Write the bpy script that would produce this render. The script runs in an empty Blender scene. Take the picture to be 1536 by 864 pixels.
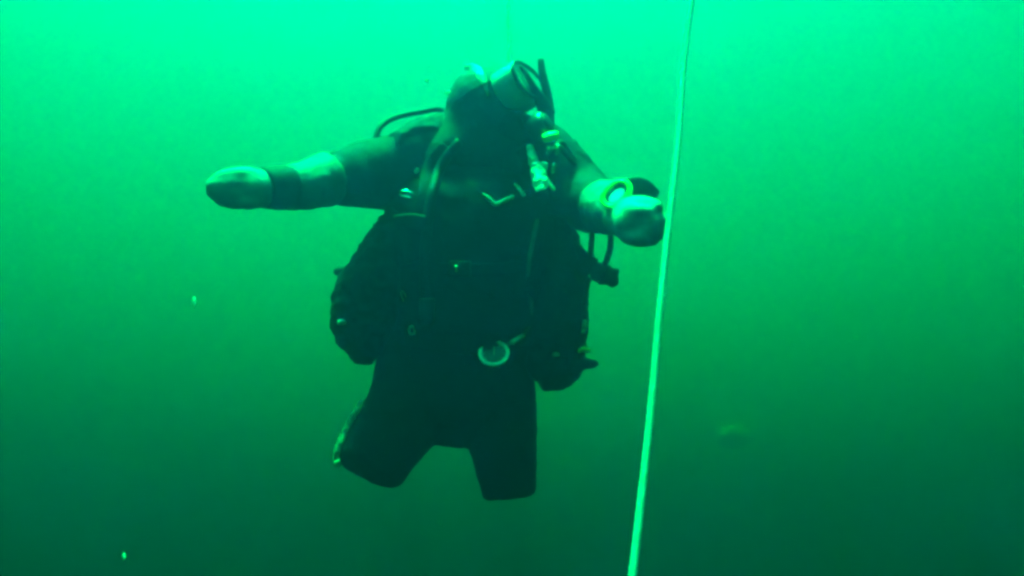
import bpy, bmesh, math, random
from mathutils import Vector, Matrix, noise

random.seed(7)
scene = bpy.context.scene
COL = scene.collection
R = math.radians

# ------------------------------------------------------------------ camera
PITCH = R(24)
FOCAL = 1330.0                       # focal length in picture units (picture 1536 wide)
CAM = Vector((0.0, 0.0, -8.0))       # eight metres under the surface
RIGHT = Vector((1, 0, 0))
FWD = Vector((0, math.cos(PITCH), math.sin(PITCH)))
UP = RIGHT.cross(FWD)
cd = bpy.data.cameras.new('camera')
cam = bpy.data.objects.new('camera', cd)
COL.objects.link(cam)
cam.location = CAM
cam.rotation_euler = (math.pi / 2 + PITCH, 0, 0)
cd.sensor_width = 36.0
cd.lens = 36.0 * FOCAL / 1536.0
cd.clip_start = 0.05
cd.clip_end = 2000.0
scene.camera = cam

# ------------------------------------------------------------------ light
SUN_EL, SUN_AZ = R(78.5), R(-145)       # azimuth from straight ahead, negative to the left
world = bpy.data.worlds.new('World')
scene.world = world
world.use_nodes = True
wn = world.node_tree
sky = wn.nodes.new('ShaderNodeTexSky')
sky.sky_type = 'NISHITA'
sky.sun_disc = False
sky.sun_elevation = SUN_EL
sky.sun_rotation = SUN_AZ
bg = wn.nodes['Background']
bg.inputs['Strength'].default_value = 0.05
wn.links.new(sky.outputs[0], bg.inputs['Color'])
sd = bpy.data.lights.new('sun', 'SUN')
sd.energy = 5.0
sd.angle = R(14)                    # spread by the murky water overhead
sd.color = (1.0, 0.96, 0.9)
sun = bpy.data.objects.new('sun', sd)
COL.objects.link(sun)
to_sun = Vector((math.sin(SUN_AZ) * math.cos(SUN_EL), math.cos(SUN_AZ) * math.cos(SUN_EL), math.sin(SUN_EL)))
sun.rotation_euler = to_sun.to_track_quat('Z', 'Y').to_euler()
sun.location = (0, 0, 20)

scene.render.engine = 'CYCLES'
scene.cycles.use_denoising = True
scene.cycles.max_bounces = 8
scene.cycles.volume_bounces = 1
scene.cycles.use_adaptive_sampling = False
scene.cycles.filter_width = 3.2
scene.view_settings.view_transform = 'Standard'
scene.view_settings.look = 'None'
scene.view_settings.gamma = 1.0
scene.view_settings.use_curve_mapping = False
scene.view_settings.exposure = 5.7


# ------------------------------------------------------------------ helpers
def P(px, py, d):
    """Point seen at picture position px, py and d metres out along the view axis."""
    return CAM + FWD * d + RIGHT * ((px - 768.0) * d / FOCAL) + UP * ((432.0 - py) * d / FOCAL)


def tag(o, label=None, cat=None, group=None, kind=None):
    if label: o['label'] = label
    if cat: o['category'] = cat
    if group: o['group'] = group
    if kind: o['kind'] = kind
    return o


def empty(name, loc):
    o = bpy.data.objects.new(name, None)
    o.empty_display_size = 0.05
    o.location = loc
    COL.objects.link(o)
    return o


def link(name, me, mat, parent=None):
    o = bpy.data.objects.new(name, me)
    COL.objects.link(o)
    if mat is not None:
        me.materials.clear()
        me.materials.append(mat)
    if parent is not None:
        top = parent
        base = Vector((0, 0, 0))
        while top is not None:
            base += top.location
            top = top.parent
        me.transform(Matrix.Translation(-base))
        o.parent = parent
    return o


def own(name, me, mat, loc):
    """A thing that is one mesh, with its origin at loc."""
    me.transform(Matrix.Translation(-Vector(loc)))
    o = link(name, me, mat)
    o.location = loc
    return o


def finish(bm, name, smooth=True):
    bmesh.ops.recalc_face_normals(bm, faces=bm.faces)
    if smooth:
        for f in bm.faces: f.smooth = True
    me = bpy.data.meshes.new(name)
    bm.to_mesh(me)
    bm.free()
    return me


def frame_of(t, ref=None):
    ref = ref or FWD
    a = t.cross(ref)
    if a.length < 0.25:
        a = t.cross(UP)
    a.normalize()
    b = a.cross(t).normalized()
    return a, b


def spline(pts, n):
    """Catmull-Rom through tuples of numbers."""
    out = []
    m = len(pts)
    for i in range(m - 1):
        p0, p1, p2, p3 = pts[max(0, i - 1)], pts[i], pts[i + 1], pts[min(m - 1, i + 2)]
        for k in range(n):
            t = k / n
            out.append(tuple(0.5 * (2 * b + (c - a) * t + (2 * a - 5 * b + 4 * c - d) * t * t + (3 * b - a - 3 * c + d) * t ** 3)
                             for a, b, c, d in zip(p0, p1, p2, p3)))
    out.append(tuple(pts[-1]))
    return out


def tube_pts(bm, pts, seg=16, cap=0.5, ref=None, power=2.0):
    """pts: (Vector, ra, rb) rings; rounded ends; ra sideways, rb in depth."""
    n = len(pts)
    rings = []
    for i in range(n):
        t = (pts[min(n - 1, i + 1)][0] - pts[max(0, i - 1)][0]).normalized()
        rings.append((pts[i][0], t, pts[i][1], pts[i][2]))
    if cap > 0:
        c, t, ra, rb = rings[0]
        pre = [(c - t * cap * ra * math.sin(q), t, ra * math.cos(q), rb * math.cos(q)) for q in (R(75), R(50), R(25))]
        c, t, ra, rb = rings[-1]
        post = [(c + t * cap * ra * math.sin(q), t, ra * math.cos(q), rb * math.cos(q)) for q in (R(25), R(50), R(75))]
        rings = pre + rings + post
    vs = []
    pa = None
    for c, t, ra, rb in rings:
        a, b = frame_of(t, ref)
        if pa is not None and a.dot(pa) < 0: a, b = -a, -b
        pa = a
        row = []
        for k in range(seg):
            q = 2 * math.pi * k / seg
            cx, sx = math.cos(q), math.sin(q)
            e = 2.0 / power
            cx = math.copysign(abs(cx) ** e, cx)
            sx = math.copysign(abs(sx) ** e, sx)
            row.append(bm.verts.new(c + a * (ra * cx) + b * (rb * sx)))
        vs.append(row)
    for r0, r1 in zip(vs, vs[1:]):
        for k in range(seg):
            bm.faces.new((r0[k], r0[(k + 1) % seg], r1[(k + 1) % seg], r1[k]))
    bm.faces.new(list(reversed(vs[0])))
    bm.faces.new(vs[-1])


def tube(bm, rows, seg=16, cap=0.5, n=4, power=2.0):
    """rows: (px, py, d, ra_px, rb_px) in picture units at depth d."""
    s = spline([tuple(map(float, r)) for r in rows], n) if len(rows) > 2 and n > 1 else rows
    tube_pts(bm, [(P(x, y, d), ra * d / FOCAL, rb * d / FOCAL) for x, y, d, ra, rb in s], seg, cap, None, power)


def hose_mesh(rows, r, n=6, seg=10, rings=0.0):
    """A hose through picture points (px, py, d) with radius r metres."""
    bm = bmesh.new()
    s = spline([tuple(map(float, q)) for q in rows], n)
    tube_pts(bm, [(P(*q), r, r) for q in s], seg, 0.5)
    return finish(bm, 'hose')


def ellipsoid(bm, c, axes, radii, u=24, v=16):
    M = Matrix((axes[0] * radii[0], axes[1] * radii[1], axes[2] * radii[2])).transposed().to_4x4()
    M.translation = c
    bmesh.ops.create_uvsphere(bm, u_segments=u, v_segments=v, radius=1.0, matrix=M)


def box(bm, c, axes, half, bev=0.0):
    M = Matrix((axes[0] * 2 * half[0], axes[1] * 2 * half[1], axes[2] * 2 * half[2])).transposed().to_4x4()
    M.translation = c
    r = bmesh.ops.create_cube(bm, size=1.0, matrix=M)
    if bev > 0:
        es = list({e for vv in r['verts'] for e in vv.link_edges})
        bmesh.ops.bevel(bm, geom=es, offset=bev, segments=2, affect='EDGES', profile=0.5)


def lathe(bm, c, axis, prof, seg=28):
    """prof: (distance along axis, radius)."""
    axis = axis.normalized()
    a, b = frame_of(axis)
    rows = []
    for h, r in prof:
        r = max(r, 1e-4)
        rows.append([bm.verts.new(c + axis * h + (a * math.cos(2 * math.pi * k / seg) + b * math.sin(2 * math.pi * k / seg)) * r) for k in range(seg)])
    for r0, r1 in zip(rows, rows[1:]):
        for k in range(seg):
            bm.faces.new((r0[k], r0[(k + 1) % seg], r1[(k + 1) % seg], r1[k]))
    bm.faces.new(list(reversed(rows[0])))
    bm.faces.new(rows[-1])


def ring_loop(bm, pts, r, seg=8):
    """Closed round-section loop through a list of points."""
    n = len(pts)
    rows = []
    for i in range(n):
        t = (pts[(i + 1) % n] - pts[i - 1]).normalized()
        a, b = frame_of(t)
        if rows and a.dot(pa) < 0: a, b = -a, -b
        pa = a
        rows.append([bm.verts.new(pts[i] + (a * math.cos(2 * math.pi * k / seg) + b * math.sin(2 * math.pi * k / seg)) * r) for k in range(seg)])
    for i in range(n):
        r0, r1 = rows[i], rows[(i + 1) % n]
        # match the closest start vertex so the loop closes cleanly
        off = min(range(seg), key=lambda o: (r1[o].co - r0[0].co).length)
        sgn = 1 if (r1[(off + 1) % seg].co - r0[1].co).length < (r1[(off - 1) % seg].co - r0[1].co).length else -1
        for k in range(seg):
            bm.faces.new((r0[k], r0[(k + 1) % seg], r1[(off + sgn * (k + 1)) % seg], r1[(off + sgn * k) % seg]))


def fused(bm, voxel, smooth=6, wrinkle=0.0, scale=18.0):
    """Fuse overlapping closed shapes into one continuous skin and give it folds."""
    bmesh.ops.recalc_face_normals(bm, faces=bm.faces)
    me = bpy.data.meshes.new('raw')
    bm.to_mesh(me)
    bm.free()
    o = bpy.data.objects.new('raw', me)
    COL.objects.link(o)
    m = o.modifiers.new('r', 'REMESH')
    m.mode = 'VOXEL'
    m.voxel_size = voxel
    m.use_smooth_shade = True
    s = o.modifiers.new('s', 'SMOOTH')
    s.factor = 0.5
    s.iterations = smooth
    dg = bpy.context.evaluated_depsgraph_get()
    out = bpy.data.meshes.new_from_object(o.evaluated_get(dg))
    bpy.data.objects.remove(o)
    bpy.data.meshes.remove(me)
    if wrinkle:
        nr = [v.normal.copy() for v in out.vertices]
        for v, nn in zip(out.vertices, nr):
            q = v.co * scale
            f = 1 - abs(noise.noise(q + Vector((0, 0, 0.5 * noise.noise(q * 0.5))))) * 2
            f += 0.5 * noise.noise(q * 2.3)
            v.co += nn * (wrinkle * f)
    for p in out.polygons: p.use_smooth = True
    return out


def bvh_of(*obs):
    from mathutils.bvhtree import BVHTree
    vs, fs = [], []
    for o in obs:
        base = Vector((0, 0, 0)); q = o
        while q is not None:
            base += q.location; q = q.parent
        k = len(vs)
        vs += [v.co + base for v in o.data.vertices]
        fs += [[k + i for i in p.vertices] for p in o.data.polygons]
    return BVHTree.FromPolygons(vs, fs)


def surf(px, py, tree, default=2.3, lift=0.0):
    """Point of the built surface met by the line of sight through px, py."""
    d = (P(px, py, 1.0) - CAM).normalized()
    hit = tree.ray_cast(CAM, d, 6.0)[0]
    return hit - d * lift if hit is not None else P(px, py, default)


def mat(name, col, rough=0.6, metal=0.0, var=0.25, nscale=30.0, bump=0.2, emit=None, estr=0.0, trans=0.0, spec=0.5, sss=0.0):
    m = bpy.data.materials.new(name)
    m.use_nodes = True
    nt = m.node_tree
    b = nt.nodes['Principled BSDF']
    tc = nt.nodes.new('ShaderNodeTexCoord')
    nz = nt.nodes.new('ShaderNodeTexNoise')
    nz.inputs['Scale'].default_value = nscale
    nz.inputs['Detail'].default_value = 5
    nt.links.new(tc.outputs['Object'], nz.inputs['Vector'])
    rp = nt.nodes.new('ShaderNodeValToRGB')
    rp.color_ramp.elements[0].position = 0.3
    rp.color_ramp.elements[1].position = 0.7
    rp.color_ramp.elements[0].color = (*[c * (1 - var) for c in col], 1)
    rp.color_ramp.elements[1].color = (*[min(1, c * (1 + var)) for c in col], 1)
    nt.links.new(nz.outputs['Fac'], rp.inputs[0])
    nt.links.new(rp.outputs[0], b.inputs['Base Color'])
    b.inputs['Roughness'].default_value = rough
    b.inputs['Metallic'].default_value = metal
    b.inputs['Specular IOR Level'].default_value = spec
    if trans: b.inputs['Transmission Weight'].default_value = trans
    if emit:
        b.inputs['Emission Color'].default_value = (*emit, 1)
        b.inputs['Emission Strength'].default_value = estr
    if bump:
        n2 = nt.nodes.new('ShaderNodeTexNoise')
        n2.inputs['Scale'].default_value = nscale * 12
        n2.inputs['Detail'].default_value = 3
        nt.links.new(tc.outputs['Object'], n2.inputs['Vector'])
        bp = nt.nodes.new('ShaderNodeBump')
        bp.inputs['Strength'].default_value = bump
        bp.inputs['Distance'].default_value = 0.003
        nt.links.new(n2.outputs['Fac'], bp.inputs['Height'])
        nt.links.new(bp.outputs[0], b.inputs['Normal'])
    if sss:                                   # light passing through thin cloth, silicone or fibre
        out = nt.nodes['Material Output']
        tr = nt.nodes.new('ShaderNodeBsdfTranslucent')
        nt.links.new(rp.outputs[0], tr.inputs['Color'])
        mx = nt.nodes.new('ShaderNodeMixShader')
        mx.inputs[0].default_value = sss
        nt.links.new(b.outputs[0], mx.inputs[1])
        nt.links.new(tr.outputs[0], mx.inputs[2])
        nt.links.new(mx.outputs[0], out.inputs['Surface'])
    return m


M_SUIT = mat('suit_neoprene', (0.009, 0.009, 0.010), 0.8, var=0.3, spec=0.1)
M_HOOD = mat('hood_neoprene', (0.03, 0.03, 0.032), 0.8, var=0.3, spec=0.12)
M_VEST = mat('vest_nylon', (0.007, 0.007, 0.009), 0.7, var=0.3, nscale=50, spec=0.1)
M_WEB = mat('webbing', (0.007, 0.007, 0.008), 0.7, spec=0.1)
M_SLEEVE = mat('sleeve_cloth', (0.10, 0.103, 0.10), 0.85, var=0.15, nscale=25)
M_GLOVE = mat('glove_cloth', (0.19, 0.195, 0.185), 0.85, var=0.18, nscale=22)
M_RUBBER = mat('rubber', (0.010, 0.010, 0.011), 0.6, spec=0.18)
M_PLASTIC = mat('black_plastic', (0.015, 0.015, 0.017), 0.35, bump=0.05)
M_CHROME = mat('chrome', (0.75, 0.76, 0.76), 0.25, 1.0, var=0.05, bump=0.05)
M_PALE = mat('pale_plastic', (0.55, 0.57, 0.54), 0.4, var=0.08, bump=0.05, sss=0.35)
M_SILICONE = mat('silicone', (0.52, 0.55, 0.53), 0.35, var=0.05, bump=0.05, sss=0.5)
M_WEBPALE = mat('pale_cord', (0.6, 0.61, 0.58), 0.5, var=0.1)
M_YELLOW = mat('yellow_rubber', (0.75, 0.72, 0.04), 0.45, var=0.06, bump=0.05)
M_LENS = mat('mask_glass', (0.30, 0.32, 0.32), 0.08, var=0.0, bump=0, trans=0.45)  # pale and half opaque: glare on the lit glass put into the colour
M_SKIN = mat('skin', (0.45, 0.3, 0.24), 0.55, var=0.08)
M_ROPE = mat('rope_fibre', (0.25, 0.25, 0.275), 0.75, var=0.12, nscale=60, bump=0.3, sss=0.4)
M_SPECK = mat('organic_flake', (0.055, 0.058, 0.055), 0.8, var=0.2, nscale=200)
b = M_SPECK.node_tree.nodes['Principled BSDF']         # light soaks right through so small a flake
b.inputs['Subsurface Weight'].default_value = 1.0
b.inputs['Subsurface Scale'].default_value = 0.02
b.inputs['Subsurface Radius'].default_value = (1, 1, 1)
M_JELLY = mat('jelly', (0.15, 0.165, 0.15), 0.5, var=0.2, nscale=40, sss=0.6)
M_STEEL = mat('tank_paint', (0.03, 0.03, 0.032), 0.35, var=0.1)
M_FACE = mat('gauge_face', (0.008, 0.009, 0.009), 0.5, var=0.1)

# ------------------------------------------------------------------ water
SIG_T = (2.0, 0.200, 0.450)          # extinction per metre, r g b
SIG_S = (0.0, 0.052, 0.212)          # scattering per metre
DENS = max(SIG_T)
wm = bpy.data.materials.new('green_water')
wm.use_nodes = True
nt = wm.node_tree
for n in list(nt.nodes):
    if n.type != 'OUTPUT_MATERIAL': nt.nodes.remove(n)
pv = nt.nodes.new('ShaderNodeVolumePrincipled')
sc = [s / DENS for s in SIG_S]
ab = [(1 - min(1.0, (t - s) / DENS / (1 - c))) ** 2 for t, s, c in zip(SIG_T, SIG_S, sc)]
pv.inputs['Color'].default_value = (*sc, 1)
pv.inputs['Absorption Color'].default_value = (*ab, 1)
pv.inputs['Density'].default_value = DENS
pv.inputs['Anisotropy'].default_value = 0.94
nt.links.new(pv.outputs[0], nt.nodes['Material Output'].inputs['Volume'])
bm = bmesh.new()
box(bm, Vector((0, 0, -25)), (Vector((1, 0, 0)), Vector((0, 1, 0)), Vector((0, 0, 1))), (250, 250, 25))
water = link('water', finish(bm, 'water', False), wm)
tag(water, 'murky green sea water all around the diver', kind='structure')

# ------------------------------------------------------------------ rope
def rope_mesh(a, b, r, pitch=0.085, step=0.012, wob=0.0):
    bm = bmesh.new()
    n = int((b - a).length / step)
    t = (b - a).normalized()
    u, v = frame_of(t)
    rows = []
    for i in range(n + 1):
        f = i / n
        c = a.lerp(b, f) + u * (wob * noise.noise(Vector((f * 9, 3.1, 0)))) + v * (wob * noise.noise(Vector((f * 9, 8.1, 0))))
        tw = 2 * math.pi * i * step / pitch
        row = []
        for k in range(15):
            q = 2 * math.pi * k / 15
            rr = r * (0.80 + 0.20 * abs(math.cos(1.5 * (q - tw))))
            row.append(bm.verts.new(c + (u * math.cos(q) + v * math.sin(q)) * rr))
        rows.append(row)
    for r0, r1 in zip(rows, rows[1:]):
        for k in range(15):
            bm.faces.new((r0[k], r0[(k + 1) % 15], r1[(k + 1) % 15], r1[k]))
    bm.faces.new(list(reversed(rows[0])))
    bm.faces.new(rows[-1])
    return finish(bm, 'rope')


ra, rb = P(950, 860, 1.4), P(1039, 0, 2.25)
axis = (rb - ra)
own_a, own_b = ra - axis * 0.9, rb + axis * 1.6
rope = own('rope', rope_mesh(own_a, own_b, 0.0076, wob=0.012, pitch=0.055, step=0.008), M_ROPE, own_a)
tag(rope, 'thick pale rope slanting up past the gloved hand on the right', 'rope')

tp = P(763, 84, 2.98)
tl = own('tether_line', rope_mesh(P(763, 205, 2.74), P(763, -200, 3.6), 0.006, pitch=0.06, step=0.012, wob=0.006), M_ROPE, P(763, 205, 2.74))
tag(tl, 'thin faint line rising behind the diver\'s hood', 'line')
bm = bmesh.new()
ellipsoid(bm, tp - tl.location, (RIGHT, UP, FWD), (0.007, 0.016, 0.007), 14, 10)
bm2 = finish(bm, 'clip')
c = bpy.data.objects.new('toggle', bm2); bm2.materials.append(M_PALE); COL.objects.link(c); c.parent = tl

# ------------------------------------------------------------------ diver
diver = empty('person', P(700, 500, 2.45))
tag(diver, 'diver in dark hooded drysuit hanging upright with both arms spread', 'person')

# --- the body: one continuous skin, torso, head, arms, folded legs
bm = bmesh.new()
tube(bm, [(737, 190, 2.44, 44, 46), (733, 222, 2.45, 62, 52), (724, 262, 2.46, 112, 70), (716, 320, 2.46, 132, 82), (708, 400, 2.46, 122, 80),
          (696, 470, 2.45, 112, 76), (684, 540, 2.44, 117, 78), (679, 600, 2.43, 119, 76), (678, 634, 2.43, 92, 62), (676, 652, 2.43, 52, 46)], 28, 0.3)
tube(bm, [(624, 560, 2.43, 54, 66), (606, 622, 2.39, 60, 62), (572, 672, 2.34, 55, 56), (554, 706, 2.31, 50, 48)], 24, 0.18, power=2.8)      # thigh, knee towards the lens
tube(bm, [(742, 560, 2.44, 58, 66), (750, 630, 2.42, 54, 60), (758, 690, 2.40, 46, 52), (764, 742, 2.39, 39, 44)], 24, 0.06, power=3)
tube(bm, [(568, 682, 2.36, 36, 38), (580, 684, 2.50, 38, 38), (592, 672, 2.68, 32, 32), (598, 660, 2.82, 27, 27)], 16, 0.5)         # shanks folded back
tube(bm, [(762, 700, 2.43, 34, 36), (758, 696, 2.55, 35, 35), (752, 690, 2.72, 31, 31), (748, 676, 2.86, 26, 26)], 16, 0.5)
tube(bm, [(660, 250, 2.46, 50, 52), (600, 258, 2.46, 56, 56), (548, 262, 2.40, 49, 50), (508, 268, 2.31, 40, 42)], 20, 0.3)        # upper arm
tube(bm, [(520, 268, 2.33, 38, 38), (470, 275, 2.24, 31, 32), (412, 281, 2.13, 24, 24)], 18, 0.5)
tube(bm, [(800, 262, 2.46, 50, 52), (846, 278, 2.45, 54, 54), (878, 300, 2.38, 46, 48), (896, 308, 2.28, 40, 42)], 20, 0.3)
tube(bm, [(892, 307, 2.30, 38, 40), (912, 314, 2.20, 32, 34), (934, 322, 2.09, 26, 26)], 18, 0.5)
tube(bm, [(720, 205, 2.46, 46, 50), (650, 224, 2.47, 46, 52), (590, 256, 2.45, 46, 52)], 20, 0.3)
tube(bm, [(770, 212, 2.46, 46, 50), (815, 236, 2.46, 50, 52), (862, 284, 2.42, 44, 48)], 20, 0.3)
HEAD = P(735, 168, 2.42)
hf = (RIGHT * 0.82 - FWD * 0.42 + UP * 0.40).normalized()       # where the face looks
hr = hf.cross(UP).normalized()                                                      # across the face
hu = hr.cross(hf).normalized()
ellipsoid(bm, HEAD + hu * 0.012, (hr, hu, hf), (0.074, 0.108, 0.092), 28, 20)
ellipsoid(bm, HEAD + hf * 0.03 - hu * 0.06, (hr, hu, hf), (0.056, 0.062, 0.062), 20, 14)
ellipsoid(bm, HEAD + hf * 0.095 - hu * 0.012, (hr, hu, hf), (0.013, 0.022, 0.018), 12, 8)   # nose
body = link('body', fused(bm, 0.0075, 14, 0.0038, 13), M_SUIT, diver)

# --- hood
bm = bmesh.new()
ellipsoid(bm, HEAD + hu * 0.014 - hf * 0.012, (hr, hu, hf), (0.094, 0.116, 0.108), 28, 20)
tube(bm, [(728, 160, 2.43, 54, 52), (722, 195, 2.44, 64, 56), (717, 228, 2.44, 86, 60), (712, 258, 2.44, 106, 58)], 24, 0.2)
hood = link('hood', fused(bm, 0.006, 6, 0.002, 16), M_HOOD, diver)
bm = bmesh.new()                                                                    # pale panel over the crown
hb = bvh_of(hood)
pts = [(surf(x, y, hb, 2.42) - FWD * 0.001, w * 0.00182, 0.0025) for x, y, w in ((698, 101, 4), (706, 101, 7), (714, 105, 8.5), (720, 113, 7), (726, 123, 5), (730, 134, 3), (732, 144, 1.5))]
tube_pts(bm, pts, 10, 0.3)
link('panel', finish(bm, 'panel'), M_SILICONE, hood)

# --- face mask, turned with the head
mask = empty('mask', (0, 0, 0))
mask.parent = diver
MC = HEAD + hf * 0.123 + hu * 0.016


def mloop(w, h, off, n=40, sq=3.0, nose=0.0):
    out = []
    for k in range(n):
        q = 2 * math.pi * k / n
        cx, sx = math.cos(q), math.sin(q)
        x = math.copysign(abs(cx) ** (2 / sq), cx) * w
        y = math.copysign(abs(sx) ** (2 / sq), sx) * h
        if sx < 0: y *= 1 - nose * (1 - min(1, abs(x / w) * 1.4))
        out.append(MC + hr * x + hu * y + hf * (off - 0.10 * abs(x) ** 1.4 * 1.2))
    return out


def loft(loops, close=False):
    bm = bmesh.new()
    rows = [[bm.verts.new(p) for p in lp] for lp in loops]
    n = len(rows[0])
    for r0, r1 in zip(rows, rows[1:]):
        for k in range(n):
            bm.faces.new((r0[k], r0[(k + 1) % n], r1[(k + 1) % n], r1[k]))
    if close:
        bm.faces.new(rows[-1]); bm.faces.new(list(reversed(rows[0])))
    return bm


bm = loft([mloop(0.086, 0.062, -0.052, sq=2.0), mloop(0.088, 0.060, -0.028, sq=2.1), mloop(0.087, 0.056, -0.006, sq=2.4), mloop(0.084, 0.050, 0.012), mloop(0.080, 0.046, 0.014),
           mloop(0.082, 0.049, -0.012), mloop(0.084, 0.057, -0.028, sq=2.1), mloop(0.082, 0.058, -0.050, sq=2.0), mloop(0.086, 0.062, -0.052, sq=2.0)])
link('skirt', finish(bm, 'skirt'), M_SILICONE, mask)
bm = bmesh.new()
ring_loop(bm, mloop(0.084, 0.050, 0.018), 0.006, 8)
link('mask_frame', finish(bm, 'frame'), M_PLASTIC, mask)
bm = loft([mloop(0.083, 0.049, 0.016), mloop(0.083, 0.049, 0.020)], True)
link('lens', finish(bm, 'lens', False), M_LENS, mask)
bm = bmesh.new()
pts = []
for k in range(25):                                                                 # strap round the back of the hood
    q = R(-158 + 316 * k / 24) + math.pi
    c0 = HEAD + hu * (0.036 + 0.012 * math.cos(q)) - hf * 0.012
    pts.append((c0 + hr * 0.0885 * math.sin(q) + hf * 0.1065 * math.cos(q), 0.010, 0.0012))
tube_pts(bm, pts, 10, 0.2, hu)
link('mask_strap', finish(bm, 'strap'), M_HOOD, mask)

# --- pale sleeves
bm = bmesh.new()
tube(bm, [(490, 270, 2.275, 40, 42), (474, 274, 2.245, 37, 38), (455, 279, 2.21, 35, 35), (430, 281, 2.165, 33, 33), (408, 282, 2.13, 30, 30)], 26, 0.15)
sl = link('sleeve', fused(bm, 0.0055, 5, 0.003, 22), M_SLEEVE, diver)
sl['label'] = 'pale grey forearm sleeve with a darker wrist band'
bm = bmesh.new()
tube(bm, [(392, 282, 2.10, 30.5, 31), (412, 281.5, 2.135, 33.5, 34), (430, 281, 2.165, 33.5, 35)], 26, 0.1, 3)
link('wrist_band', finish(bm, 'band'), M_WEB, sl)
bm = bmesh.new()
tube(bm, [(447, 262, 2.19, 4, 3), (450, 252, 2.20, 5, 3), (456, 246, 2.215, 5, 3)], 10, 0.5, 3)
link('sleeve_highlight', finish(bm, 'short_tube'), M_PALE, sl)  # pale sliver laid on as the bright highlight of the sleeve
bm = bmesh.new()
tube(bm, [(907, 311, 2.225, 40, 42), (912, 312, 2.20, 38, 40), (922, 316, 2.14, 35, 36), (936, 322, 2.08, 31, 31)], 26, 0.15)
link('sleeve', fused(bm, 0.0055, 5, 0.003, 22), M_SLEEVE, diver)

# --- gloves: a palm, four fingers of different length and a thumb in one skin
bm = bmesh.new()
tube(bm, [(404, 282, 2.12, 27, 26), (384, 283, 2.085, 30, 24), (362, 284, 2.05, 30, 21)], 22, 0.4)
for (y0, y1, dz, xl, r) in ((264, 271, 0.002, 327, 12), (277, 279, -0.003, 319, 13), (290, 288, -0.003, 320, 13), (302, 298, 0.003, 330, 11.5)):
    tube(bm, [(374, y0, 2.065 + dz, r + 1.5, r + 3), (352, y0, 2.035 + dz, r + 0.5, r + 1.5), (336, (y0 + y1) / 2, 2.02 + dz, r, r + 0.5), (xl, y1, 2.02 + dz, r * 0.9, r * 0.9)], 14, 0.9)
tube(bm, [(392, 296, 2.085, 13, 13), (372, 303, 2.045, 11, 11), (354, 303, 2.03, 9.5, 10), (343, 300, 2.03, 7, 7)], 14, 0.9)
link('glove', fused(bm, 0.004, 18, 0.0008, 22), M_GLOVE, diver)
bm = bmesh.new()
tube(bm, [(926, 320, 2.11, 29, 30), (944, 327, 2.05, 34, 32), (966, 333, 1.995, 38, 44)], 22, 0.5)
ellipsoid(bm, P(959, 335, 1.965), (RIGHT, UP, FWD), (0.058, 0.053, 0.052))
ellipsoid(bm, P(964, 326, 1.955), (RIGHT, UP, FWD), (0.03, 0.028, 0.026))
for i, (y0, r, reach) in enumerate(((314, 12, -9), (328, 13, 1), (342, 12.5, 0), (354, 11.5, -12))):     # fingers curling round towards the rope
    tube(bm, [(958, y0, 2.03, r + 2, r + 2), (980 + reach, y0 + 1, 1.985, r + 1, r + 1), (991 + reach, y0 + 3, 1.955, r, r), (986 + reach, y0 + 5, 1.925, r - 1, r - 1), (972 + reach, y0 + 4, 1.918, r - 1, r - 1), (952 + reach, y0 + 1, 1.945, r - 1, r - 1)], 14, 0.8)
tube(bm, [(942, 312, 2.01, 14, 14), (958, 306, 1.965, 12, 12), (975, 306, 1.935, 10.5, 10), (988, 311, 1.92, 8.5, 8.5)], 14, 0.8)
link('glove', fused(bm, 0.004, 26, 0.0012, 22), M_GLOVE, diver)

# --- buoyancy vest with side wings
vest = empty('vest', (0, 0, 0))
vest.parent = diver
bm = bmesh.new()
tube(bm, [(730, 218, 2.46, 58, 48), (724, 252, 2.46, 92, 62), (720, 290, 2.46, 122, 80), (716, 325, 2.45, 137, 92), (710, 400, 2.44, 134, 96), (700, 470, 2.44, 122, 90), (694, 520, 2.44, 112, 86)], 32, 0.1)
link('vest_body', fused(bm, 0.007, 6, 0.005, 13), M_VEST, vest)
bm = bmesh.new()
tube(bm, [(604, 338, 2.44, 30, 60), (582, 390, 2.42, 42, 66), (560, 440, 2.40, 52, 66), (546, 485, 2.40, 47, 58), (548, 515, 2.41, 30, 44), (549, 534, 2.42, 13, 26)], 24, 0.4)
wing = link('pocket', fused(bm, 0.006, 3, 0.010, 22), M_VEST, vest)
bm = bmesh.new()
box(bm, surf(514, 483, bvh_of(wing), 2.38), ((RIGHT + UP * 0.1).normalized(), (UP - FWD * 0.6).normalized(), (FWD + UP * 0.6).normalized()), (0.013, 0.006, 0.006), 0.002)
link('tag', finish(bm, 'tag', False), M_PALE, wing)
bm = bmesh.new()
tube(bm, [(535, 408, 2.42, 6, 6), (520, 406, 2.42, 6, 6), (508, 407, 2.42, 7, 6), (504, 410, 2.42, 5, 5)], 12, 0.5)
link('pull_tab', finish(bm, 'short_tube'), M_WEB, wing)
bm = bmesh.new()
tube(bm, [(826, 345, 2.44, 32, 60), (835, 400, 2.42, 40, 66), (838, 450, 2.40, 40, 66), (836, 505, 2.40, 40, 62), (828, 545, 2.41, 42, 52), (820, 566, 2.42, 28, 34)], 24, 0.35)
wing = link('pocket', fused(bm, 0.006, 3, 0.010, 22), M_VEST, vest)
bm = bmesh.new()
box(bm, surf(834, 531, bvh_of(wing), 2.3), (RIGHT, UP, FWD), (0.009, 0.006, 0.004), 0.002)
link('tag', finish(bm, 'tag', False), M_WEBPALE, wing)
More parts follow.
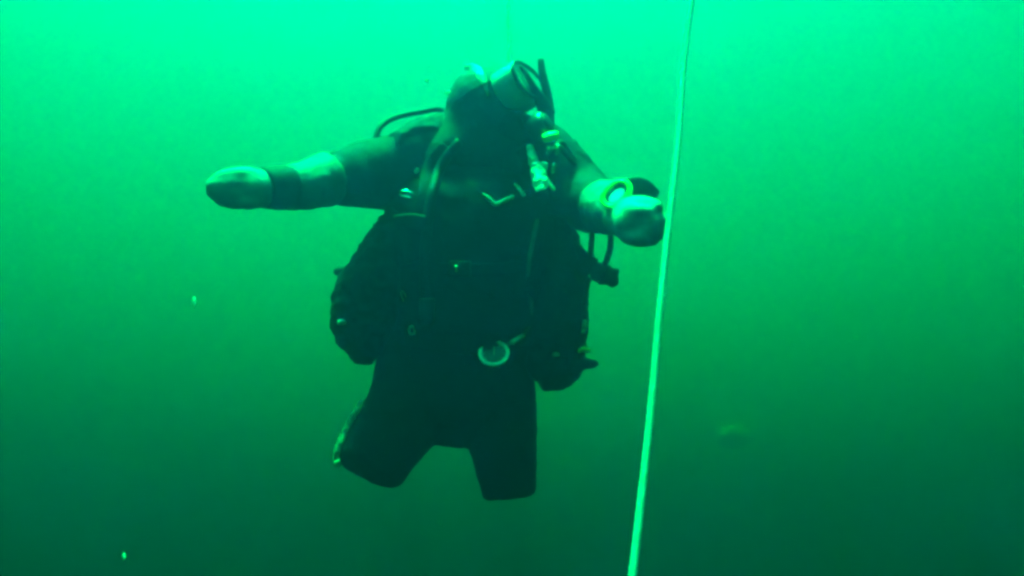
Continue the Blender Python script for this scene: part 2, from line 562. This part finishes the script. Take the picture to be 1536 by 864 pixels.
for rows in ([(672, 198, 2.45, 26, 34), (628, 206, 2.45, 25, 36), (598, 232, 2.44, 25, 38), (596, 268, 2.42, 24, 34)], [(796, 204, 2.45, 25, 34), (842, 234, 2.45, 27, 36), (868, 262, 2.43, 25, 34)]):
    bm = bmesh.new()
    tube(bm, rows, 22, 0.5)
    link('shoulder_pad', fused(bm, 0.006, 3, 0.007, 24), M_VEST, vest)
fb = bvh_of(body, hood, *[o for o in vest.children])


def strip(rows, th=0.0035, seg=12, power=3.5, n=6, lift=0.001):
    """Webbing laid on the built surface: (px, py, half width in picture units)."""
    bm = bmesh.new()
    pts = [(surf(x, y, fb, 2.36, lift), w * 2.3 / FOCAL, th) for x, y, w in spline([tuple(map(float, q)) for q in rows], n)]
    for _ in range(3):
        pts = [pts[0]] + [((pts[k - 1][0] + pts[k][0] * 2 + pts[k + 1][0]) / 4, pts[k][1], pts[k][2]) for k in range(1, len(pts) - 1)] + [pts[-1]]
    tube_pts(bm, pts, seg, 0.1, None, power)
    return finish(bm, 'strip')


for rows in ([(676, 226, 20), (656, 256, 24), (646, 320, 24), (655, 390, 22), (660, 440, 20)], [(778, 226, 20), (796, 256, 24), (800, 320, 24), (786, 390, 22), (772, 440, 20)]):
    link('shoulder_strap', strip(rows, 0.005), M_WEB, vest)
for rows in ([(610, 396, 10), (650, 402, 10), (712, 405, 10), (770, 402, 10), (815, 394, 10)], [(596, 505, 15), (640, 512, 15), (696, 516, 15), (750, 512, 15), (795, 505, 15)]):
    link('belt', strip(rows, 0.005), M_WEB, vest)
bm = bmesh.new()
bc = surf(690, 403, fb, 2.3, 0.006)
box(bm, bc, (RIGHT, UP, FWD), (0.028, 0.020, 0.006), 0.004)
bk = link('buckle', finish(bm, 'buckle', False), M_PLASTIC, vest)
bm = bmesh.new()
box(bm, bc - FWD * 0.009 - RIGHT * 0.009, (RIGHT, (UP - FWD * 0.7).normalized(), (FWD + UP * 0.7).normalized()), (0.0026, 0.009, 0.004), 0.001)
link('buckle_glint', finish(bm, 'buckle_glint', False), M_PALE, bk)  # small pale bar added as a painted glint on the buckle


def dring(cx, cy, w, h, rot, r, m, name='ring'):
    c = surf(cx, cy, fb, 2.32, 0.008)
    pts = []
    for k in range(20):
        q = 2 * math.pi * k / 20
        x, y = w * math.cos(q), h * math.sin(q)
        if y < -0.5 * h: y = -0.5 * h
        s = 0.00173
        pts.append(c + RIGHT * s * (x * math.cos(rot) - y * math.sin(rot)) + (UP - FWD * 0.3) * s * (x * math.sin(rot) + y * math.cos(rot)))
    bm = bmesh.new()
    ring_loop(bm, pts, r, 8)
    return link(name, finish(bm, name), m, vest)


dring(612, 293, 13, 6, -0.25, 0.0026, M_CHROME)
dring(618, 497, 4, 8, 0.1, 0.0028, M_WEBPALE)
dring(606, 446, 3, 10, 0.3, 0.0018, M_WEBPALE)
# layered gear on the chest and waist
for rows in ([(612, 330, 20), (618, 372, 21), (622, 392, 20)], [(812, 330, 18), (812, 372, 20), (810, 392, 18)]):
    link('chest_pouch', strip(rows, 0.014, 20, 4, 6, 0.004), M_VEST, vest)
link('pouch_flap', strip([(592, 336, 12), (614, 333, 13), (640, 336, 12)], 0.006, 16, 4, 6, 0.018), M_WEB, vest)
link('cummerbund', strip([(604, 455, 34), (650, 462, 38), (700, 464, 38), (750, 462, 38), (792, 455, 34)], 0.004, 16, 4, 6, 0.001), M_VEST, vest)
link('inflator_hose', strip([(690, 212, 7), (664, 244, 8), (648, 290, 8), (640, 350, 8), (636, 410, 8), (640, 452, 9)], 0.011, 14, 2, 6, 0.012), M_RUBBER, vest)
link('inflator_head', strip([(640, 448, 11), (641, 470, 12), (640, 486, 9)], 0.016, 14, 3, 6, 0.014), M_PLASTIC, vest)
link('loose_strap', strip([(800, 384, 3), (797, 410, 3.5), (791, 424, 3), (801, 450, 3)], 0.003, 8, 3, 5, 0.016), M_WEB, vest)
for px_, py_, m_ in ((520, 470, M_WEB), (556, 536, M_WEB), (862, 560, M_WEB), (508, 452, M_WEB)):
    bm = bmesh.new()
    box(bm, P(px_, py_, 2.39), ((RIGHT + UP * 0.5).normalized(), (UP - RIGHT * 0.5).normalized(), FWD), (0.018, 0.007, 0.012), 0.003)
    link('strap_end', finish(bm, 'strap_end'), m_, vest)
# pale cord in a V under the chin
link('bungee', strip([(724, 291, 2), (733, 297, 3), (743, 307, 3.4), (752, 303, 3.4), (770, 295, 3.2)], 0.004, 10, 2, 5, 0.003), M_WEBPALE, vest)
link('clip', strip([(772, 276, 2), (779, 284, 3), (787, 294, 3)], 0.004, 10, 2, 5, 0.003), M_WEBPALE, vest)
link('tag', strip([(628, 254, 3.5), (622, 259, 3)], 0.003, 8, 3, 1, 0.002), M_WEBPALE, vest)

# --- zip trim down the outer thigh
trim = empty('leg_trim', (0, 0, 0))
trim.parent = diver
bb = bvh_of(body)


def left_edge(py):
    x = 470.0
    while x < 640:
        d = (P(x, py, 1.0) - CAM).normalized()
        if bb.ray_cast(CAM, d, 6.0)[0] is not None: return surf(x, py, bb)
        x += 0.5
    return P(540, py, 2.36)


acc = 0.0; last = left_edge(604); beads = []
for k in range(95):
    q = left_edge(604 + k)
    acc += (q - last).length; last = q
    if not beads or acc >= 0.0125:
        beads.append(last - RIGHT * 0.006 - FWD * 0.008 + UP * 0.002); acc = 0.0
me0 = None
for i, p in enumerate(beads):
    if me0 is None:
        bm = bmesh.new()
        box(bm, Vector((0, 0, 0)), ((RIGHT + UP * 0.4).normalized(), (UP - RIGHT * 0.4).normalized(), FWD), (0.0085, 0.0042, 0.007), 0.0018)
        me0 = finish(bm, 'tooth'); me0.materials.append(M_PALE)
    o = bpy.data.objects.new('tooth', me0)
    COL.objects.link(o)
    o.parent = trim
    o.location = p - diver.location

# ------------------------------------------------------------------ breathing regulator
reg = empty('breathing_regulator', P(800, 230, 2.28))
tag(reg, 'dark breathing regulator at the diver\'s mouth with a bright pale exhaust tee', 'regulator')
MOUTH = HEAD + hf * 0.085 - hu * 0.070
RC = P(812, 190, 2.29)
bm = bmesh.new()
lathe(bm, RC - hf * 0.032, hf, [(0, 0.020), (0.006, 0.030), (0.016, 0.035), (0.040, 0.036), (0.048, 0.034), (0.052, 0.028)])
link('second_stage', finish(bm, 'stage'), M_PLASTIC, reg)
bm = bmesh.new()
lathe(bm, RC + hf * 0.0195, hf, [(0, 0.027), (0.003, 0.0265), (0.006, 0.020), (0.0075, 0.004)])
link('purge_button', finish(bm, 'purge'), M_RUBBER, reg)
bm = bmesh.new()
mt = RC - MOUTH
lathe(bm, MOUTH - mt * 0.2, mt, [(0, 0.016), (mt.length * 0.6, 0.014), (mt.length * 1.1, 0.018)], 18)
link('mouthpiece', finish(bm, 'mouthpiece'), M_RUBBER, reg)
# crumpled pale exhaust tee under the stage and its loose ends
bm = bmesh.new()
tube(bm, [(794, 220, 2.285, 2.5, 5), (799, 236, 2.27, 5, 7), (804, 252, 2.255, 8, 8)], 14, 0.2)
tube(bm, [(806, 256, 2.245, 9, 8), (810, 268, 2.225, 10, 8), (811, 276, 2.20, 9, 7)], 14, 0.2, 4, 3)
tee = link('exhaust_tee', fused(bm, 0.003, 1, 0.005, 55), M_PALE, reg)
bm = bmesh.new()
box(bm, P(817, 249, 2.245), ((RIGHT - UP * 0.25).normalized(), (UP - FWD * 0.6).normalized(), (FWD + UP * 0.6).normalized()), (0.008, 0.010, 0.005), 0.002)
link('bracket', finish(bm, 'bracket', False), M_WEBPALE, tee)
for a, b, w in (((818, 267, 2.22), (831, 285, 2.20), 3.0), ((804, 285, 2.185), (816, 281, 2.185), 3.2)):
    bm = bmesh.new()
    tube(bm, [(*a, w, 2.5), (*b, w, 2.5)], 10, 0.5, 1)
    link('clip', finish(bm, 'clip'), M_PALE, tee)
m = hose_mesh([(822, 236, 2.30), (838, 222, 2.31), (850, 232, 2.33), (868, 262, 2.38), (850, 300, 2.42)], 0.0075)
hs = link('hose', m, M_RUBBER, reg)
bm = bmesh.new()
tube(bm, [(816, 208, 2.235, 6, 6), (826, 205, 2.235, 7, 7), (836, 203, 2.235, 6, 6)], 14, 0.4)
link('hose_sleeve', finish(bm, 'hose_sleeve'), M_YELLOW, reg)
for p, l in (((836, 225, 2.282), 7), ((822, 226, 2.284), 6), ((830, 253, 2.276), 7)):
    bm = bmesh.new()
    tube(bm, [(p[0] - 1, p[1] + l, p[2], 3.2, 3), (p[0] + 1, p[1] - l, p[2], 3.2, 3)], 12, 0.4, 1)
    link('swivel', finish(bm, 'swivel'), M_CHROME, reg)
m = hose_mesh([(676, 200, 2.52), (662, 166, 2.52), (630, 168, 2.50), (596, 175, 2.47), (575, 186, 2.44), (565, 204, 2.42), (566, 240, 2.40)], 0.0085)
link('hose', m, M_RUBBER, reg)
m = hose_mesh([(826, 230, 2.32), (842, 214, 2.34), (858, 236, 2.36), (886, 262, 2.40), (902, 275, 2.42)], 0.008)
link('hose', m, M_RUBBER, reg)

# ------------------------------------------------------------------ snorkel
sn = empty('snorkel', P(822, 165, 2.36))
tag(sn, 'dark bent snorkel standing up beside the mask', 'snorkel')
bm = bmesh.new()
tube(bm, [(811, 90, 2.40, 4.5, 4.5), (814, 112, 2.39, 6, 6), (820, 140, 2.38, 7.2, 7), (823, 165, 2.37, 8, 8), (822, 190, 2.35, 9, 9), (815, 208, 2.33, 9, 9)], 16, 0.3)
link('snorkel_tube', finish(bm, 'tube'), M_RUBBER, sn)
bm = bmesh.new()
tube(bm, [(781, 100, 2.33, 2.5, 3), (792, 116, 2.33, 4, 4), (804, 138, 2.34, 7, 6), (815, 158, 2.355, 11, 8), (822, 172, 2.36, 12, 9)], 14, 0.4)
link('keeper', finish(bm, 'keeper'), M_RUBBER, sn)

# ------------------------------------------------------------------ tank behind the back
tank = empty('scuba_tank', P(715, 340, 2.72))
tag(tank, 'dark air tank strapped behind the diver\'s back', 'tank')
tx = (UP + RIGHT * 0.05).normalized()
bm = bmesh.new()
lathe(bm, P(705, 510, 2.68), tx, [(0, 0.06), (0.01, 0.082), (0.03, 0.09), (0.42, 0.09), (0.46, 0.078), (0.485, 0.05), (0.495, 0.024), (0.52, 0.022)], 32)
link('cylinder', finish(bm, 'cylinder'), M_STEEL, tank)
vb = P(705, 510, 2.68) + tx * 0.52
bm = bmesh.new()
lathe(bm, vb, tx, [(0, 0.018), (0.05, 0.018), (0.055, 0.012)], 16)
valve = link('valve', finish(bm, 'valve'), M_CHROME, tank)
bm = bmesh.new()
lathe(bm, vb + tx * 0.03 + RIGHT * 0.015, RIGHT, [(0, 0.008), (0.02, 0.008), (0.022, 0.02), (0.045, 0.02), (0.048, 0.014)], 16)
link('valve_knob', finish(bm, 'knob'), M_RUBBER, valve)
bm = bmesh.new()
lathe(bm, vb + tx * 0.03 - FWD * 0.02, -FWD, [(0, 0.02), (0.02, 0.026), (0.05, 0.026), (0.055, 0.018)], 18)
link('first_stage', finish(bm, 'stage'), M_CHROME, tank)

# ------------------------------------------------------------------ wrist computer
wc = empty('wrist_computer', P(925, 292, 2.03))
tag(wc, 'wrist dive computer with glowing screen and lime bezel on the bent arm', 'dive computer')
wf = (-FWD * 0.84 + UP * 0.36 - RIGHT * 0.40).normalized()
wx = (RIGHT * 0.80 + UP * 0.62)
wx = (wx - wf * wx.dot(wf)).normalized()
wy = wf.cross(wx).normalized()
WC = P(925, 292, 2.045)


def oval(a, b, off, n=36, sq=2.3):
    out = []
    for k in range(n):
        q = 2 * math.pi * k / n
        cx, sx = math.cos(q), math.sin(q)
        out.append(WC + wx * math.copysign(abs(cx) ** (2 / sq), cx) * a + wy * math.copysign(abs(sx) ** (2 / sq), sx) * b + wf * off)
    return out


bm = loft([oval(0.034, 0.028, -0.016), oval(0.037, 0.031, -0.010), oval(0.036, 0.030, 0.000), oval(0.031, 0.025, 0.003)], True)
link('case', finish(bm, 'case'), M_PLASTIC, wc)
bm = bmesh.new()
ring_loop(bm, oval(0.0345, 0.0265, 0.003), 0.0062, 10)
M_LIME = mat('lime_bezel', (0.62, 0.90, 0.03), 0.4, var=0.05, bump=0.05)
link('bezel', finish(bm, 'bezel'), M_LIME, wc)
M_SCREEN = mat('lit_screen', (0.1, 0.12, 0.12), 0.2, var=0.0, bump=0, emit=(0.05, 0.9, 0.6), estr=0.045)
bm = bmesh.new()
rows = [[], []]
scr = []
for k in range(28):
    q = 2 * math.pi * k / 28
    scr.append((math.cos(q) * 0.0215, math.sin(q) * 0.0125))
f0 = [bm.verts.new(WC + wx * (x - 0.002) + wy * (y - 0.004) + wf * 0.0032) for x, y in scr]
f1 = [bm.verts.new(WC + wx * (x * 0.95 - 0.002) + wy * (y * 0.95 - 0.004) + wf * 0.0055) for x, y in scr]
for k in range(28):
    bm.faces.new((f0[k], f0[(k + 1) % 28], f1[(k + 1) % 28], f1[k]))
bm.faces.new(f1)
link('screen', finish(bm, 'screen', False), M_SCREEN, wc)
bm = bmesh.new()
tube(bm, [(905, 314, 2.12, 12, 4), (921, 296, 2.065, 14, 4), (944, 281, 2.05, 15, 5), (965, 281, 2.07, 13, 6), (984, 291, 2.09, 7, 6)], 14, 0.3, 5, 3)
link('wrist_strap', finish(bm, 'strap'), M_RUBBER, wc)

# ------------------------------------------------------------------ spare regulator and hoses on the right
sp = empty('spare_regulator', P(900, 412, 2.32))
tag(sp, 'dark spare regulator clipped at the vest below the gloved hand', 'regulator')
bm = bmesh.new()
lathe(bm, P(886, 404, 2.33), (RIGHT * 0.92 - UP * 0.35 - FWD * 0.2), [(0, 0.012), (0.01, 0.024), (0.028, 0.027), (0.046, 0.024), (0.052, 0.014)], 20)
body2 = link('second_stage', finish(bm, 'stage'), M_PLASTIC, sp)
bm = bmesh.new()
tube(bm, [(906, 412, 2.32, 17, 16), (916, 418, 2.32, 13, 12), (922, 428, 2.32, 7, 7)], 14, 0.3)
tube(bm, [(912, 408, 2.32, 7, 7), (928, 407, 2.32, 4, 5)], 10, 0.4, 1)
link('mouthpiece', fused(bm, 0.003, 2), M_RUBBER, sp)
bm = bmesh.new()
tube(bm, [(842, 362, 2.36, 15, 9), (866, 386, 2.34, 16, 9), (888, 402, 2.33, 16, 10)], 16, 0.2, 4, 3)
link('strap', finish(bm, 'strap'), M_WEB, sp)
link('hose', hose_mesh([(886, 322, 2.30), (888, 352, 2.31), (886, 378, 2.32), (888, 402, 2.33)], 0.0075), M_RUBBER, sp)
link('hose', hose_mesh([(912, 324, 2.26), (916, 352, 2.28), (914, 378, 2.30), (904, 404, 2.32)], 0.0078), M_RUBBER, sp)

il = empty('hanging_lanyard', P(876, 470, 2.30))
tag(il, 'dark lanyard with a bright double clip hanging at the vest side', 'lanyard')
link('cord', hose_mesh([(884, 418, 2.32), (879, 440, 2.31), (876, 470, 2.30), (872, 505, 2.30), (872, 540, 2.31)], 0.0065), M_WEB, il)
bm = bmesh.new()
tube(bm, [(878, 481, 2.265, 3.4, 3.4), (877, 490, 2.262, 3.8, 3.4)], 10, 0.5, 1)
tube(bm, [(876, 494, 2.262, 3, 3), (875, 499, 2.26, 3.2, 3)], 10, 0.5, 1)
link('clip', finish(bm, 'clip'), M_PALE, il)
bm = bmesh.new()
tube(bm, [(868, 527, 2.292, 3, 3), (876, 524, 2.292, 4, 3), (884, 526, 2.292, 2.5, 3)], 10, 0.5)
link('band', finish(bm, 'band'), M_YELLOW, il)
bm = bmesh.new()
tube(bm, [(862, 545, 2.33, 17, 14), (876, 545, 2.32, 10, 9), (890, 546, 2.32, 6, 6), (894, 543, 2.32, 5, 5)], 14, 0.4)
link('toggle', finish(bm, 'toggle'), M_RUBBER, il)

# ------------------------------------------------------------------ pressure gauge
pg = empty('pressure_gauge', P(741, 531, 2.24))
tag(pg, 'round pressure gauge with a bright rim hanging on its hose at the waist', 'gauge')
gf = (-FWD * 0.78 + UP * 0.62).normalized()
GC = surf(741, 531, fb, 2.28, 0.03)
bm = bmesh.new()
lathe(bm, GC - gf * 0.022, gf, [(0, 0.026), (0.004, 0.034), (0.018, 0.037), (0.022, 0.036)], 32)
link('case', finish(bm, 'case'), M_RUBBER, pg)
bm = bmesh.new()
lathe(bm, GC, gf, [(0, 0.0345), (0.0005, 0.031), (0.0012, 0.0001)], 32)
dial = link('dial', finish(bm, 'dial'), M_FACE, pg)
ga, gb = frame_of(gf)
bm = bmesh.new()
ring_loop(bm, [GC + gf * 0.003 + (ga * math.cos(2 * math.pi * k / 40) + gb * math.sin(2 * math.pi * k / 40)) * 0.0355 for k in range(40)], 0.0052, 10)
link('rim', finish(bm, 'rim'), mat('gauge_rim', (0.85, 0.86, 0.84), 0.35, var=0.04, bump=0.03), pg)
bm = bmesh.new()
box(bm, GC + gf * 0.0025 + gb * 0.008, (ga, gb, gf), (0.0012, 0.013, 0.0006))
link('needle', finish(bm, 'needle', False), M_PALE, dial)
for k in range(9):
    q = R(-30 + 30 * k)
    e1 = ga * math.cos(q) + gb * math.sin(q)
    bm = bmesh.new()
    box(bm, GC + gf * 0.002 + e1 * 0.026, (e1, gf.cross(e1), gf), (0.003, 0.0008, 0.0005))
    link('tick', finish(bm, 'tick', False), M_PALE, dial)
def hug(pts, lift):
    return [(x, y, (surf(x, y, fb, 2.3, lift) - CAM).dot(FWD)) for x, y in pts]


link('hose', hose_mesh(hug([(758, 521), (768, 514), (783, 505), (793, 488), (797, 455), (793, 420), (796, 380), (806, 330)], 0.012), 0.0058), mat('hose_with_shine', (0.13, 0.13, 0.135), 0.5), pg)  # lighter than the other hoses: its shine is put into the colour
bm = bmesh.new()
tube(bm, [(*q, w, w) for q, w in zip(hug([(768, 514), (775, 509.5), (785, 503)], 0.018), (4.2, 3.4, 3.0))], 10, 0.5)
link('ferrule', finish(bm, 'ferrule'), M_WEBPALE, pg)

# ------------------------------------------------------------------ fins, folded back behind the knees
for x0, y0, x1, y1, lab in ((600, 655, 622, 610, 'black swim fin folded back behind the wider-set knee'), (746, 672, 736, 625, 'black swim fin folded back behind the straight-hanging thigh')):
    fin = empty('swim_fin', P(x0, y0, 2.86))
    tag(fin, lab, 'fin', group='fins on the diver\'s feet')
    bm = bmesh.new()
    tube(bm, [(x0 - 2, y0 + 6, 2.80, 24, 28), (x0, y0, 2.92, 28, 24), ((x0 + x1) / 2, (y0 + y1) / 2, 3.04, 30, 16)], 18, 0.5)
    link('foot_pocket', fused(bm, 0.005, 3), M_RUBBER, fin)
    a, b = P((x0 + x1) / 2, (y0 + y1) / 2, 3.00), P(x1, y1, 3.46)
    t = (b - a).normalized()
    n1 = RIGHT.cross(t).normalized()
    bm = bmesh.new()
    rows = []
    for k in range(9):
        f = k / 8
        w = 0.065 + 0.035 * f
        row = []
        for j in range(9):
            u = -1 + 2 * j / 8
            row.append(a.lerp(b, f) + RIGHT * (w * u) + n1 * (0.012 * f * f - 0.006 * math.cos(u * 4)) + t * (-0.02 * u * u * f))
        rows.append(row)
    top_ = [[bm.verts.new(p + n1 * 0.003) for p in r] for r in rows]
    bot_ = [[bm.verts.new(p - n1 * 0.003) for p in r] for r in rows]
    for i in range(8):
        for j in range(8):
            bm.faces.new((top_[i][j], top_[i][j + 1], top_[i + 1][j + 1], top_[i + 1][j]))
            bm.faces.new((bot_[i][j], bot_[i + 1][j], bot_[i + 1][j + 1], bot_[i][j + 1]))
    for i in range(8):
        bm.faces.new((top_[i][0], top_[i + 1][0], bot_[i + 1][0], bot_[i][0]))
        bm.faces.new((top_[i][8], bot_[i][8], bot_[i + 1][8], top_[i + 1][8]))
    for j in range(8):
        bm.faces.new((top_[0][j], bot_[0][j], bot_[0][j + 1], top_[0][j + 1]))
        bm.faces.new((top_[8][j], top_[8][j + 1], bot_[8][j + 1], bot_[8][j]))
    blade = link('blade', finish(bm, 'blade'), M_RUBBER, fin)
    for s in (-1, 1):
        bm = bmesh.new()
        tube_pts(bm, [(a + RIGHT * s * 0.065, 0.008, 0.010), (a.lerp(b, 0.5) + RIGHT * s * 0.083, 0.006, 0.009), (b + RIGHT * s * 0.1, 0.004, 0.005)], 10, 0.4)
        link('rail', finish(bm, 'rail'), M_RUBBER, blade)

# ------------------------------------------------------------------ things adrift in the water
def flake(px, py, d, w, h, label, m=M_SPECK, name='drifting_flake', cat='flake', tilt=0.0):
    bm = bmesh.new()
    bmesh.ops.create_icosphere(bm, subdivisions=3, radius=1.0)
    for v in bm.verts:
        v.co *= 1 + 0.35 * noise.noise(v.co * 1.7 + Vector((px, py, 0)))
    s = d / FOCAL
    ca, sa = math.cos(tilt), math.sin(tilt)
    ax = RIGHT * ca + UP * sa
    ay = UP * ca - RIGHT * sa
    M = Matrix((ax * w * s / 2, ay * h * s / 2, FWD * min(w, h) * s / 2)).transposed().to_4x4()
    bm.transform(M)
    o = link(name, finish(bm, name), m)
    o.location = P(px, py, d)
    return tag(o, label, cat)


flake(291.5, 454, 1.3, 3.5, 16, 'pale upright flake drifting in open water left of the vest pocket')
flake(186, 836, 1.1, 4, 12, 'pale flake drifting near the lower left corner')
flake(672, 139, 2.3, 8, 5, 'small bright bubble beside the hood', M_PALE, 'bubble', 'bubble', 0.3)
flake(640, 121, 2.3, 4, 4, 'tiny bubble above the hose left of the hood', M_PALE, 'bubble', 'bubble')
jb = flake(1101, 656, 12.5, 54, 34, 'faint pale jelly drifting in the murk right of the rope', M_JELLY, 'drifting_jelly', 'jelly', 0.05)
